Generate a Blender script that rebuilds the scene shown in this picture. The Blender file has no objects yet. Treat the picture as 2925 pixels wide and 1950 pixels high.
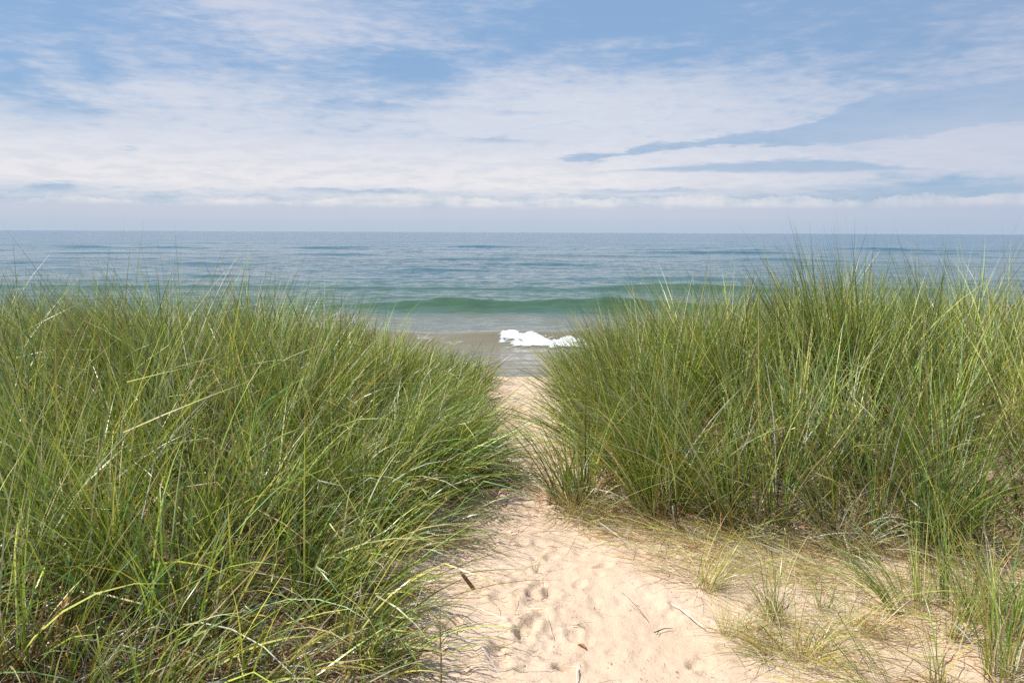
import bpy, math, random
import numpy as np
from mathutils import Vector, Matrix

# ------------------------------------------------------------------ basics
scene = bpy.context.scene
COL = scene.collection
rng = np.random.default_rng(7)
R = math.radians
CAM_Z = 1.6
PITCH = R(7.8)
ROLL = R(0.25)
FPX = 796.0                      # focal length in pixels of a 1024 px wide frame
W_PX, H_PX = 1024, 682
SUN_EL, SUN_AZ = R(55), R(-92)   # azimuth from +Y towards +X: the sun stands on the left


def tag(o, label=None, cat=None, group=None, kind=None):
    if label: o['label'] = label
    if cat: o['category'] = cat
    if group: o['group'] = group
    if kind: o['kind'] = kind
    return o


def smooth(a, e0, e1):
    t = np.clip((a - e0) / (e1 - e0), 0, 1)
    return t * t * (3 - 2 * t)


# gradient noise on numpy arrays
_perm = np.random.default_rng(3).permutation(4096)
_ga = np.random.default_rng(4).uniform(0, 2 * np.pi, 4096)


def pnoise(x, y, seed=0):
    x = np.asarray(x, float) + seed * 17.31; y = np.asarray(y, float) + seed * 9.17
    xi = np.floor(x).astype(int); yi = np.floor(y).astype(int)
    xf = x - xi; yf = y - yi
    u = xf ** 3 * (xf * (xf * 6 - 15) + 10); v = yf ** 3 * (yf * (yf * 6 - 15) + 10)

    def g(i, j, dx, dy):
        a = _ga[_perm[(_perm[i & 4095] + j) & 4095]]
        return np.cos(a) * dx + np.sin(a) * dy
    n00 = g(xi, yi, xf, yf); n10 = g(xi + 1, yi, xf - 1, yf)
    n01 = g(xi, yi + 1, xf, yf - 1); n11 = g(xi + 1, yi + 1, xf - 1, yf - 1)
    return (n00 * (1 - u) + n10 * u) * (1 - v) + (n01 * (1 - u) + n11 * u) * v


def fbm(x, y, octv=4, seed=0, gain=0.5):
    s = 0; a = 1.0
    for k in range(octv):
        s = s + a * pnoise(x * 2 ** k, y * 2 ** k, seed + k * 3); a *= gain
    return s


# ------------------------------------------------------------------ terrain
LEFT_EDGE = np.array([(-0.75, 0.2), (-0.72, 1.4), (-0.54, 2.2), (-0.43, 2.7), (-0.37, 3.3), (-0.36, 3.8), (-0.33, 4.3),
                      (-0.33, 4.8), (-0.31, 5.3), (-0.28, 6.0), (-0.20, 7.2), (-0.28, 8.6), (-0.9, 10), (-2, 12)])
RIGHT_EDGE = np.array([(2.5, 0.2), (2.4, 1.6), (2.3, 2.4), (2.35, 2.9), (2.32, 3.4), (2.1, 3.85), (1.0, 4.02), (0.64, 4.24),
                       (0.55, 4.70), (0.52, 5.3), (0.48, 6.0), (0.46, 7.2), (0.45, 8.6), (0.9, 10), (2, 12)])


def signed_out(x, y, poly, side):
    """metres outside the path past one of its edges (negative on the path)"""
    d = np.full(np.shape(x), 1e9)
    for (ax, ay), (bx, by) in zip(poly[:-1], poly[1:]):
        ex, ey = bx - ax, by - ay
        t = np.clip(((x - ax) * ex + (y - ay) * ey) / (ex * ex + ey * ey), 0, 1)
        d = np.minimum(d, np.hypot(x - ax - t * ex, y - ay - t * ey))
    xe = np.interp(y, poly[:, 1], poly[:, 0])
    return np.where((x - xe) * side > 0, d, -d)


PROF_Y = [-400, -40, -6, 0, 3, 5, 7.6, 8.5, 9.3, 12, 15, 18.5, 25, 40, 70, 200, 400]
PROF_Z = [3, 2.0, 0.35, 0.02, 0, 0, 0.03, 0.04, -0.12, -0.95, -1.6, -2.2, -2.65, -3.4, -5, -11, -14]
WATER_Z = -2.2
DENTS = []     # (x, y, radius, depth), filled from the footprints below


def terrain(x, y, fine=True):
    x = np.asarray(x, float); y = np.asarray(y, float)
    z = np.interp(y, PROF_Y, PROF_Z)
    for d in (0.35,):
        z = (z + np.interp(y + d, PROF_Y, PROF_Z) + np.interp(y - d, PROF_Y, PROF_Z)) / 3
    dl = signed_out(x, y, LEFT_EDGE, -1); dr = signed_out(x, y, RIGHT_EDGE, 1)
    back = 1 - 0.75 * smooth(y, 6.2, 9.5)
    near = 0.35 + 0.65 * smooth(y, 1.5, 4.5)
    z = z + back * near * (0.26 * smooth(dl, -0.05, 1.3) + 0.06 * smooth(dl, 1.5, 3.5))
    z = z + back * (0.34 * smooth(dr, -0.05, 1.1) + 0.10 * smooth(dr, 1.0, 2.4))
    land = 1 - smooth(y, 10, 16)
    z = z + land * 0.07 * pnoise(x * 0.7, y * 0.7, 5) + land * 0.030 * pnoise(x * 2.1, y * 2.1, 6)
    far = smooth(np.abs(x), 12, 60) * (1 - smooth(y, 8, 16))
    z = z + far * 0.8 * fbm(x * 0.05, y * 0.05, 3, 8)
    if fine:
        on = (1 - smooth(np.hypot(x - 0.6, y - 4), 5.5, 7.5))
        mid = smooth(y, 4.3, 5.0) * (1 - smooth(y, 5.4, 6.4))
        z = z + on * (0.012 * pnoise(x * 5.5, y * 5.5, 9) + 0.0095 * fbm(x * 14, y * 14, 3, 10) - 0.006 * np.abs(fbm(x * 9, y * 9, 3, 19)) + 0.0026 * fbm(x * 38, y * 38, 2, 12))
        tramp = on * smooth(pnoise(x * 2.2, y * 2.2, 31), 0.05, 0.4) * smooth(-dl, 0.0, 0.2) * smooth(-dr, 0.0, 0.2)
        z = z + tramp * 0.022 * np.abs(fbm(x * 22, y * 22, 3, 14)) + mid * on * 0.036 * np.abs(fbm(x * 10, y * 10, 3, 15)) * smooth(-dl, -.05, .1)
        lip = smooth(y, 7.4, 8.2) * (1 - smooth(y, 9.0, 9.6)) * smooth(-dl, 0, .1) * smooth(-dr, 0, .1)
        z = z + lip * 0.035 * np.abs(fbm(x * 6, y * 6, 3, 16))
        zf, xf, yf = z.ravel(), x.ravel(), y.ravel()
        for (cx, cy, r, dep, rot) in DENTS:
            sel = np.flatnonzero((np.abs(xf - cx) < r * 4) & (np.abs(yf - cy) < r * 4))
            if not len(sel): continue
            dx, dy = xf[sel] - cx, yf[sel] - cy
            c, s = math.cos(rot), math.sin(rot)
            ex, ey = (c * dx + s * dy) / r, (-s * dx + c * dy) / (r * 1.7)
            q = np.hypot(ex, ey) + 0.35 * pnoise(dx / r * 1.4 + cx * 50, dy / r * 1.4, 17)
            zf[sel] += -dep * (1 - smooth(q, 0.62, 0.92)) + 0.38 * dep * np.exp(-((q - 1.2) / 0.28) ** 2)
        z = zf.reshape(np.shape(z))
    return z


def ray(u, v):
    """world direction through a pixel of the 1024x682 photograph"""
    a = (u - 512.0) / FPX; b = -(v - 341.0) / FPX
    cr, sr = math.cos(ROLL), math.sin(ROLL)
    a, b = a * cr - b * sr, a * sr + b * cr
    cp, sp = math.cos(PITCH), math.sin(PITCH)
    return np.array([a, cp + b * sp, -sp + b * cp])


def ground(u, v):
    d = ray(u, v); t = 1.5
    for _ in range(400):
        p = d * t
        if CAM_Z + p[2] <= terrain(p[0], p[1], False): break
        t += 0.02
    return float(p[0]), float(p[1])


def azel(u, v):
    d = ray(u, v)
    return math.degrees(math.atan2(d[0], d[1])), math.degrees(math.asin(d[2] / np.linalg.norm(d)))


for (u, v, r, dep) in [(482, 516, .045, .03), (488, 524, .05, .035), (500, 534, .04, .02), (538, 585, .05, .03), (533, 592, .04, .025),
                       (536, 608, .055, .03), (541, 616, .05, .03), (516, 624, .035, .025), (521, 636, .045, .035), (574, 637, .055, .035),
                       (586, 641, .04, .03), (503, 661, .04, .02), (579, 585, .045, .025), (493, 495, .06, .04), (505, 488, .07, .05),
                       (512, 478, .07, .05), (487, 489, .05, .035), (520, 470, .06, .03), (515, 440, .07, .03), (527, 425, .08, .03),
                       (519, 410, .08, .035), (460, 560, .035, .02), (479, 577, .035, .02), (557, 547, .03, .015), (640, 655, .05, .012),
                       (609, 560, .05, .012), (655, 590, .05, .012), (560, 668, .05, .015), (700, 668, .06, .015), (606, 612, .05, .012),
                       (548, 560, .035, .018), (476, 655, .04, .018), (455, 625, .04, .02), (630, 540, .06, .012)]:
    x, y = ground(u, v)
    DENTS.append((x, y, r * .75, dep * .48, rng.uniform(-0.8, 0.8)))


for _ in range(420):
    y = rng.uniform(2.35, 7.5); x = rng.uniform(-.35, 1.3)
    if rng.uniform() < .6: x = .05 + .16 * y / 4 * rng.normal(0, .8)
    r = min(.045, rng.gamma(3, .006) + .006)
    DENTS.append((x, y, r, r * rng.uniform(.25, .6), rng.uniform(-1.5, 1.5)))


def axis(parts):
    out = []
    for a, b, s in parts:
        n = max(1, int(round((b - a) / s)))
        out += list(np.linspace(a, b, n, endpoint=False))
    out.append(parts[-1][1])
    return np.array(out)


def geo(a, b, n):
    """n steps from a to b growing geometrically"""
    return list(np.sign(a) * np.geomspace(abs(a), abs(b), n)[1:])


def mesh_np(name, verts, faces, smooth_shade=True):
    me = bpy.data.meshes.new(name)
    nv, nf = len(verts), len(faces); k = faces.shape[1]
    me.vertices.add(nv); me.vertices.foreach_set('co', np.ascontiguousarray(verts, dtype=np.float32).ravel())
    me.loops.add(nf * k); me.loops.foreach_set('vertex_index', np.ascontiguousarray(faces, dtype=np.int32).ravel())
    me.polygons.add(nf)
    me.polygons.foreach_set('loop_start', np.arange(0, nf * k, k, dtype=np.int32))
    me.polygons.foreach_set('use_smooth', np.full(nf, smooth_shade, dtype=bool))
    me.update(calc_edges=True)
    return me


def link(name, me, mat=None, parent=None):
    o = bpy.data.objects.new(name, me); COL.objects.link(o)
    if mat is not None: me.materials.append(mat)
    if parent is not None: o.parent = parent
    return o


def grid_faces(nx, ny):
    i = np.arange(nx * ny).reshape(ny, nx)
    return np.stack([i[:-1, :-1].ravel(), i[:-1, 1:].ravel(), i[1:, 1:].ravel(), i[1:, :-1].ravel()], 1)


def color_attr(me, name, cols):
    a = me.attributes.new(name, 'FLOAT_COLOR', 'POINT')
    c = np.ones((len(cols), 4), np.float32); c[:, :cols.shape[1]] = cols
    a.data.foreach_set('color', c.ravel())


# ------------------------------------------------------------------ node helpers
class Graph:
    def __init__(self, tree):
        self.t = tree; tree.nodes.clear(); self.n = tree.nodes; self.l = tree.links

    def node(self, typ, **kw):
        n = self.n.new(typ)
        for k, v in kw.items(): setattr(n, k, v)
        return n

    def put(self, sock, v):
        if isinstance(v, bpy.types.NodeSocket): self.l.new(v, sock)
        elif v is not None: sock.default_value = v

    def m(self, op, a, b=0.0, c=None, clamp=False):
        n = self.node('ShaderNodeMath', operation=op, use_clamp=clamp)
        self.put(n.inputs[0], a); self.put(n.inputs[1], b)
        if c is not None: self.put(n.inputs[2], c)
        return n.outputs[0]

    def add(self, a, b): return self.m('ADD', a, b)
    def sub(self, a, b): return self.m('SUBTRACT', a, b)
    def mul(self, a, b): return self.m('MULTIPLY', a, b)

    def sstep(self, a, e0, e1, t0=0.0, t1=1.0):
        n = self.node('ShaderNodeMapRange', interpolation_type='SMOOTHSTEP')
        self.put(n.inputs['Value'], a); self.put(n.inputs['From Min'], e0); self.put(n.inputs['From Max'], e1)
        n.inputs['To Min'].default_value = t0; n.inputs['To Max'].default_value = t1
        return n.outputs[0]

    def vec(self, x, y, z=0.0):
        n = self.node('ShaderNodeCombineXYZ')
        self.put(n.inputs[0], x); self.put(n.inputs[1], y); self.put(n.inputs[2], z)
        return n.outputs[0]

    def noise(self, vec, scale=1.0, detail=4, rough=0.55, dist=0.0):
        n = self.node('ShaderNodeTexNoise')
        self.put(n.inputs['Vector'], vec)
        n.inputs['Scale'].default_value = scale; n.inputs['Detail'].default_value = detail
        n.inputs['Roughness'].default_value = rough; n.inputs['Distortion'].default_value = dist
        return n.outputs[0]

    def mixc(self, f, a, b, blend='MIX'):
        n = self.node('ShaderNodeMix', data_type='RGBA', blend_type=blend)
        self.put(n.inputs[0], f)
        for s, v in ((n.inputs[6], a), (n.inputs[7], b)):
            if isinstance(v, bpy.types.NodeSocket): self.l.new(v, s)
            else: s.default_value = (*v, 1.0)
        return n.outputs[2]

    def curve(self, x, pts):
        """piecewise linear function of a 0..1 input"""
        n = self.node('ShaderNodeFloatCurve')
        cu = n.mapping.curves[0]
        pts = sorted(pts)
        while len(cu.points) < len(pts): cu.points.new(0.5, 0.5)
        for p, (a, b) in zip(cu.points, pts): p.location = (a, b); p.handle_type = 'AUTO'
        n.mapping.update()
        self.put(n.inputs['Value'], x)
        return n.outputs[0]

    def bump(self, h, dist, strength=1.0, normal=None):
        n = self.node('ShaderNodeBump')
        n.inputs['Strength'].default_value = strength; n.inputs['Distance'].default_value = dist
        self.put(n.inputs['Height'], h)
        if normal is not None: self.l.new(normal, n.inputs['Normal'])
        return n.outputs[0]


def material(name):
    m = bpy.data.materials.new(name); m.use_nodes = True
    g = Graph(m.node_tree)
    out = g.node('ShaderNodeOutputMaterial')
    return m, g, out


def principled(g, out, color, rough, normal=None, spec=None, ior=None):
    p = g.node('ShaderNodeBsdfPrincipled')
    if isinstance(color, bpy.types.NodeSocket): g.l.new(color, p.inputs['Base Color'])
    else: p.inputs['Base Color'].default_value = (*color, 1)
    g.put(p.inputs['Roughness'], rough)
    if normal is not None: g.l.new(normal, p.inputs['Normal'])
    if spec is not None: p.inputs['Specular IOR Level'].default_value = spec
    if ior is not None: p.inputs['IOR'].default_value = ior
    if out is not None: g.l.new(p.outputs[0], out.inputs['Surface'])
    return p


# ------------------------------------------------------------------ materials
def make_sand():
    m, g, out = material('dry sand')
    pos = g.node('ShaderNodeNewGeometry').outputs['Position']
    att = g.node('ShaderNodeAttribute', attribute_name='litter').outputs['Fac']
    big = g.noise(pos, 1.3, 4); mid = g.noise(pos, 14, 4, .6); grain = g.noise(pos, 420, 3, .7)
    c = g.mixc(g.sstep(big, .35, .65), (0.640, 0.465, 0.330), (0.675, 0.505, 0.370))
    c = g.mixc(g.mul(g.sstep(mid, .45, .75), .45), c, (0.55, 0.42, 0.29))
    c = g.mixc(g.sstep(grain, .60, .74), c, (0.40, 0.29, 0.19))
    c = g.mixc(g.mul(g.sstep(grain, .36, .26), .6), c, (0.75, 0.62, 0.50))
    lit = g.mul(att, g.sstep(g.noise(pos, 9, 5, .7), .25, .6))
    c = g.mixc(lit, c, (0.10, 0.065, 0.035))
    z = g.node('ShaderNodeSeparateXYZ'); g.l.new(pos, z.inputs[0])
    wet = g.sstep(z.outputs[2], -1.75, -2.1)
    c = g.mixc(wet, c, (0.25, 0.19, 0.13))
    n = g.bump(g.noise(pos, 75, 4, .65), 0.012, 0.55)
    n = g.bump(grain, 0.0022, 0.6, n)
    principled(g, out, c, 0.92, n, 0.25)
    return m


def make_leaf():
    m, g, out = material('grass blade')
    col = g.node('ShaderNodeAttribute', attribute_name='tint').outputs['Color']
    p = principled(g, None, col, 0.33, None, 0.45)
    tr = g.node('ShaderNodeBsdfTranslucent')
    g.l.new(g.mixc(0.5, col, g.mixc(1.0, col, (1.6, 1.5, 0.5), 'MULTIPLY')), tr.inputs['Color'])
    mx = g.node('ShaderNodeMixShader'); mx.inputs[0].default_value = 0.16
    g.l.new(p.outputs[0], mx.inputs[1]); g.l.new(tr.outputs[0], mx.inputs[2])
    g.l.new(mx.outputs[0], out.inputs['Surface'])
    return m


def make_water():
    m, g, out = material('lake water')
    pos = g.node('ShaderNodeNewGeometry').outputs['Position']
    s = g.node('ShaderNodeSeparateXYZ'); g.l.new(pos, s.inputs[0])
    x, y = s.outputs[0], s.outputs[1]
    wob = g.mul(g.sub(g.noise(g.vec(g.mul(x, .12), g.mul(y, .25)), 1, 3), .5), 4.5)
    yy = g.add(y, wob)
    c = g.mixc(g.sstep(yy, 24, 31), (0.225, 0.190, 0.130), (0.165, 0.165, 0.115))     # bottom sand shows through the shallows
    c = g.mixc(g.sstep(yy, 35, 39.3), c, (0.055, 0.110, 0.064))
    c = g.mixc(g.sstep(yy, 44, 75), c, (0.040, 0.102, 0.112))
    c = g.mixc(g.sstep(yy, 80, 260), c, (0.018, 0.102, 0.148))
    c = g.mixc(g.sstep(yy, 300, 1200), c, (0.006, 0.082, 0.155))
    a = g.noise(g.vec(g.mul(x, 2.2), g.mul(y, 5.5)), 1, 3, .6, .3)
    b = g.noise(g.vec(g.mul(x, .45), g.mul(y, 1.5)), 1, 4, .6, .4)
    d = g.noise(g.vec(g.mul(x, .07), g.mul(y, .28)), 1, 4, .6, .3)
    e = g.noise(g.vec(g.mul(x, .010), g.mul(y, .05)), 1, 4, .6, .3)
    n = g.bump(g.mul(e, g.sstep(y, 50, 300)), 6.0, 1.0)
    n = g.bump(g.mul(d, g.sstep(y, 45, 90, .42, 1.0)), 0.60, 0.75, n)
    n = g.bump(b, 0.06, 0.6, n)
    n = g.bump(g.mul(a, g.sstep(y, 80, 28, .35, 1.0)), 0.020, 0.6, n)
    principled(g, out, c, 0.10, n, 0.5, 1.333)
    return m


def make_simple(name, c0, c1, scale, rough, bump=0.0):
    m, g, out = material(name)
    tc = g.node('ShaderNodeTexCoord').outputs['Object']
    n = g.noise(tc, scale, 5, .65)
    nb = g.bump(n, bump, 0.8) if bump else None
    principled(g, out, g.mixc(g.sstep(n, .3, .7), c0, c1), rough, nb, 0.3)
    return m


SAND, LEAF, WATER = make_sand(), make_leaf(), make_water()


def make_foam():
    m, g, out = material('white foam')
    pos = g.node('ShaderNodeNewGeometry').outputs['Position']
    q = g.node('ShaderNodeSeparateXYZ'); g.l.new(pos, q.inputs[0])
    x, y = q.outputs[0], q.outputs[1]
    dens = g.node('ShaderNodeAttribute', attribute_name='froth').outputs['Fac']
    lace = g.noise(g.vec(g.mul(x, 5), g.mul(y, 9), q.outputs[2]), 1, 6, .7, .4)
    cells = g.noise(g.vec(g.mul(x, 16), g.mul(y, 24), q.outputs[2]), 1, 4, .65)
    th = g.add(g.mul(lace, .65), g.mul(cells, .35))
    alpha = g.sstep(g.sub(g.mul(dens, 1.25), g.mul(th, 1.0)), -.22, .22)
    col = g.mixc(g.sstep(g.add(dens, g.mul(g.sub(lace, .5), 1.1)), .2, .8), (.52, .54, .52), (.90, .91, .91))
    p = principled(g, None, col, .7, g.bump(g.add(lace, g.mul(cells, .5)), .05, .8), .25)
    tr = g.node('ShaderNodeBsdfTransparent'); mx = g.node('ShaderNodeMixShader')
    g.l.new(alpha, mx.inputs[0]); g.l.new(tr.outputs[0], mx.inputs[1]); g.l.new(p.outputs[0], mx.inputs[2])
    g.l.new(mx.outputs[0], out.inputs['Surface'])
    return m


FOAM = make_foam()
BARK = make_simple('brown bark', (0.08, 0.04, 0.022), (0.19, 0.11, 0.06), 60, 0.85, 0.004)
STONE = make_simple('grey stone', (0.20, 0.19, 0.19), (0.55, 0.52, 0.48), 35, 0.7, 0.004)

# ------------------------------------------------------------------ ground sheets
gx = axis([(-7, -1.2, .05), (-1.2, -0.8, .03), (-0.8, 2.7, .013), (2.7, 3.4, .03), (3.4, 7, .05)])
gx = np.concatenate([np.array(geo(-7, -900, 34))[::-1], gx, geo(7, 900, 34)])
gy = axis([(-2, 2.2, .08), (2.2, 5.6, .013), (5.6, 9.6, .03), (9.6, 20, .2), (20, 60, 2)])
gy = np.concatenate([[-400, -200, -100, -50, -25, -12, -6, -3.5], gy, [100, 200, 400]])
X, Y = np.meshgrid(gx, gy)
Z = terrain(X, Y)
V = np.stack([X.ravel(), Y.ravel(), Z.ravel()], 1)
F = grid_faces(len(gx), len(gy))
dl = signed_out(X, Y, LEFT_EDGE, -1).ravel(); dr = signed_out(X, Y, RIGHT_EDGE, 1).ravel()
edge = 0.25 * pnoise(V[:, 0] * 3, V[:, 1] * 3, 20)
LIT = np.clip(smooth(dl + edge, 0.05, 0.5) + smooth(dr + edge, 0.05, 0.5), 0, 1) * (1 - smooth(V[:, 1], 8.5, 11)) * 0.9
full = mesh_np('whole', V, F)
NORM = np.zeros(len(V) * 3, np.float32); full.vertices.foreach_get('normal', NORM); NORM = NORM.reshape(-1, 3)
bpy.data.meshes.remove(full)
cx_, cy_ = V[F].mean(1)[:, 0], V[F].mean(1)[:, 1]
fdl = signed_out(cx_, cy_, LEFT_EDGE, -1); fdr = signed_out(cx_, cy_, RIGHT_EDGE, 1)
is_beach = cy_ > 8.75
is_path = (~is_beach) & (fdl < 0.0) & (fdr < 0.0) & (cy_ > 0.2)
for nm, mask, label in (('beach', is_beach, 'sand beach sloping down to the water behind the dune'),
                        ('path', is_path, 'trodden pale sand path running between the grassy banks'),
                        ('ground', ~(is_beach | is_path), 'sandy dune ground under the grass on both sides')):
    f = F[mask]; used = np.unique(f); rem = np.full(len(V), -1); rem[used] = np.arange(len(used))
    me = mesh_np(nm, V[used], rem[f])
    me.normals_split_custom_set_from_vertices(NORM[used].tolist())
    a = me.attributes.new('litter', 'FLOAT', 'POINT'); a.data.foreach_set('value', LIT[used].astype(np.float32))
    tag(link(nm, me, SAND), label, nm, kind='structure')


# ------------------------------------------------------------------ grass blades
OLIVE, BLUEGREEN, YELLOWGREEN = (0.150, 0.238, 0.026), (0.145, 0.265, 0.095), (0.370, 0.420, 0.070)
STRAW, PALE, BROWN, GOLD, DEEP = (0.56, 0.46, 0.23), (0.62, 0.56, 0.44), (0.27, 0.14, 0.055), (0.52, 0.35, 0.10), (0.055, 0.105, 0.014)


class Blades:
    """collects ribbon-like grass blades and links them as ONE mesh object"""
    def __init__(self, seg=6):
        self.rows = []; self.seg = seg

    def add(self, P, tilt, bend, L, Wd, base, tip, twist=None, kink=None, power=1.4, lift=0.004):
        """P (n,2 or n,3) roots; tilt (n,2) starting lean as a vector in radians; bend (n,) further droop in radians"""
        n = len(L)
        if P.shape[1] == 2: P = np.column_stack([P, terrain(P[:, 0], P[:, 1], False) - 0.01])
        mag = np.hypot(tilt[:, 0], tilt[:, 1]) + 1e-6
        d2 = tilt / mag[:, None]
        if twist is None: twist = rng.normal(0, 0.9, n)
        if kink is None: kink = np.zeros(n)
        self.rows.append((P, d2, mag, bend, L, Wd, base, tip, twist, kink, np.full(n, power), np.full(n, lift)))

    def build(self, name, mat, parent=None, origin=None, drape=True):
        cat = [np.concatenate([r[k] for r in self.rows]) for k in range(12)]
        P, d2, mag, bend, L, Wd, base, tip, tw, kink, pw, lift = cat
        n, S = len(L), self.seg
        pos = P.copy(); pts = [pos.copy()]; tans = []
        side_w = rng.normal(0, 0.10, (n, 1))
        side = np.column_stack([-d2[:, 1], d2[:, 0], np.zeros(n)])
        ks = rng.uniform(0.35, 0.75, n)
        for k in range(S):
            s = (k + 0.5) / S
            phi = mag + bend * s ** pw + kink * (s > ks)
            t = np.column_stack([d2 * np.sin(phi)[:, None], np.cos(phi)]) + side * side_w * s * 2
            t /= np.linalg.norm(t, axis=1)[:, None]
            pos = pos + t * (L / S)[:, None]
            if drape:
                zg = terrain(pos[:, 0], pos[:, 1], False) + lift
                pos[:, 2] = np.maximum(pos[:, 2], zg)
            pts.append(pos.copy()); tans.append(t)
        tans.append(tans[-1])
        Vv = np.zeros((n, (S + 1) * 2, 3)); C = np.zeros((n, (S + 1) * 2, 3))
        for k in range(S + 1):
            s = k / S
            t = tans[k]; nrm = np.cross(t, side)
            a = tw * (0.6 + 0.8 * s)
            sv = side * np.cos(a)[:, None] + nrm * np.sin(a)[:, None]
            w = Wd * (1 - s ** 2.2 * 0.96) * (0.65 + 0.35 * min(1, s * 4)) * 0.5
            Vv[:, 2 * k] = pts[k] - sv * w[:, None]; Vv[:, 2 * k + 1] = pts[k] + sv * w[:, None]
            m = smooth(np.array(s), 0.10, 0.9)
            low = np.clip(1 - s / 0.16, 0, 1) * 0.65
            c = (base * (1 - m) + tip * m) * (1 - low) + np.array((0.20, 0.135, 0.06)) * low  # brownish blade foot, darkened further to paint shade into the gaps
            C[:, 2 * k] = c; C[:, 2 * k + 1] = c * 0.92
        b = (np.arange(n) * (S + 1) * 2)[:, None]
        q = np.concatenate([b + np.array([[2 * k, 2 * k + 1, 2 * k + 3, 2 * k + 2]]) for k in range(S)], 1).reshape(-1, 4)
        Vv = Vv.reshape(-1, 3)
        if origin is not None: Vv = Vv - np.array(origin)
        me = mesh_np(name, Vv, q)
        color_attr(me, 'tint', C.reshape(-1, 3))
        o = link(name, me, mat, parent)
        if origin is not None: o.location = origin
        return o


def pick(n, table):
    """blade colours: table of (weight, colour) with some spread in lightness and hue"""
    w = np.array([t[0] for t in table], float); w /= w.sum()
    c = np.array([t[1] for t in table])[rng.choice(len(table), n, p=w)]
    return np.minimum(c * np.exp(np.clip(rng.normal(0.06, 0.48, (n, 1)), -1.2, .7)) * np.exp(rng.normal(0, 0.06, (n, 3))), .66)


LIVE = [(4, OLIVE), (2.2, BLUEGREEN), (3.6, YELLOWGREEN), (2, DEEP), (2.2, STRAW), (0.8, GOLD), (.6, PALE)]
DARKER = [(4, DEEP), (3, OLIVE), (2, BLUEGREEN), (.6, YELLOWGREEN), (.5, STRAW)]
DEAD = [(2, STRAW), (1.4, PALE), (4, BROWN), (1, GOLD), (2, (.12, .075, .035))]
DRY = [(3.4, GOLD), (5, STRAW), (1.0, YELLOWGREEN), (.25, BROWN)]
PALE_DEAD = [(4, STRAW), (2, GOLD), (2, PALE)]
SPARSE = [(3, OLIVE), (3, YELLOWGREEN), (2, BLUEGREEN), (1.4, STRAW), (1, GOLD)]


def tussock(B, cx, cy, n, rad, length, lean=(0, 0), spread=0.35, droop=0.7, table=LIVE, width=(.0038, .0092), dead=0.35, lvar=0.25, hue=None, dtab=None, kinked=0.07, power=1.4):
    """add one tussock of blades round (cx, cy)"""
    a = rng.uniform(0, 2 * np.pi, n); r = rad * np.sqrt(rng.uniform(0, 1, n))
    P = np.column_stack([cx + r * np.cos(a), cy + r * np.sin(a)])
    out = np.column_stack([np.cos(a), np.sin(a)]) * (r / rad)[:, None]
    tilt = out * spread * 0.8 + rng.normal(0, spread * 0.45, (n, 2)) + np.array(lean)
    L = length * np.clip(rng.normal(1, lvar, n), 0.4, 1.32)
    bend = np.abs(rng.normal(droop, droop * 0.55, n))
    kink = np.where(rng.uniform(size=n) < kinked, rng.uniform(0.5, 1.5, n), 0)
    base = pick(n, table)
    if hue is not None: base = base * hue
    tip = base * 0.72 + 0.28 * pick(n, [(3, YELLOWGREEN), (1, STRAW), (1, GOLD)])
    B.add(P, tilt, bend, L, rng.uniform(*width, n), base, tip, kink=kink, power=power)
    nd = int(n * dead)
    if nd:
        a = rng.uniform(0, 2 * np.pi, nd); r = rad * 1.2 * np.sqrt(rng.uniform(0, 1, nd))
        P = np.column_stack([cx + r * np.cos(a), cy + r * np.sin(a)])
        tilt = np.column_stack([np.cos(a), np.sin(a)]) * rng.uniform(.2, .9, (nd, 1)) + rng.normal(0, .3, (nd, 2))
        c = pick(nd, dtab or DEAD)
        B.add(P, tilt, np.abs(rng.normal(1.2, .5, nd)), length * rng.uniform(.3, .75, nd), rng.uniform(width[0], width[1] * .9, nd), c, c * 1.05,
              kink=np.where(rng.uniform(size=nd) < .35, rng.uniform(.6, 1.8, nd), 0))


def in_view(x, y, pad=0.5):
    return np.abs(x) < 0.66 * y + pad


def scatter(x0, x1, y0, y1, step, poly, side, margin):
    xs, ys = np.meshgrid(np.arange(x0, x1, step), np.arange(y0, y1, step))
    xs = xs.ravel() + rng.uniform(-.5, .5, xs.size) * step * 1.2; ys = ys.ravel() + rng.uniform(-.5, .5, ys.size) * step * 1.2
    d = signed_out(xs, ys, poly, side)
    keep = d > margin
    return xs[keep], ys[keep], d[keep]


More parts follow.
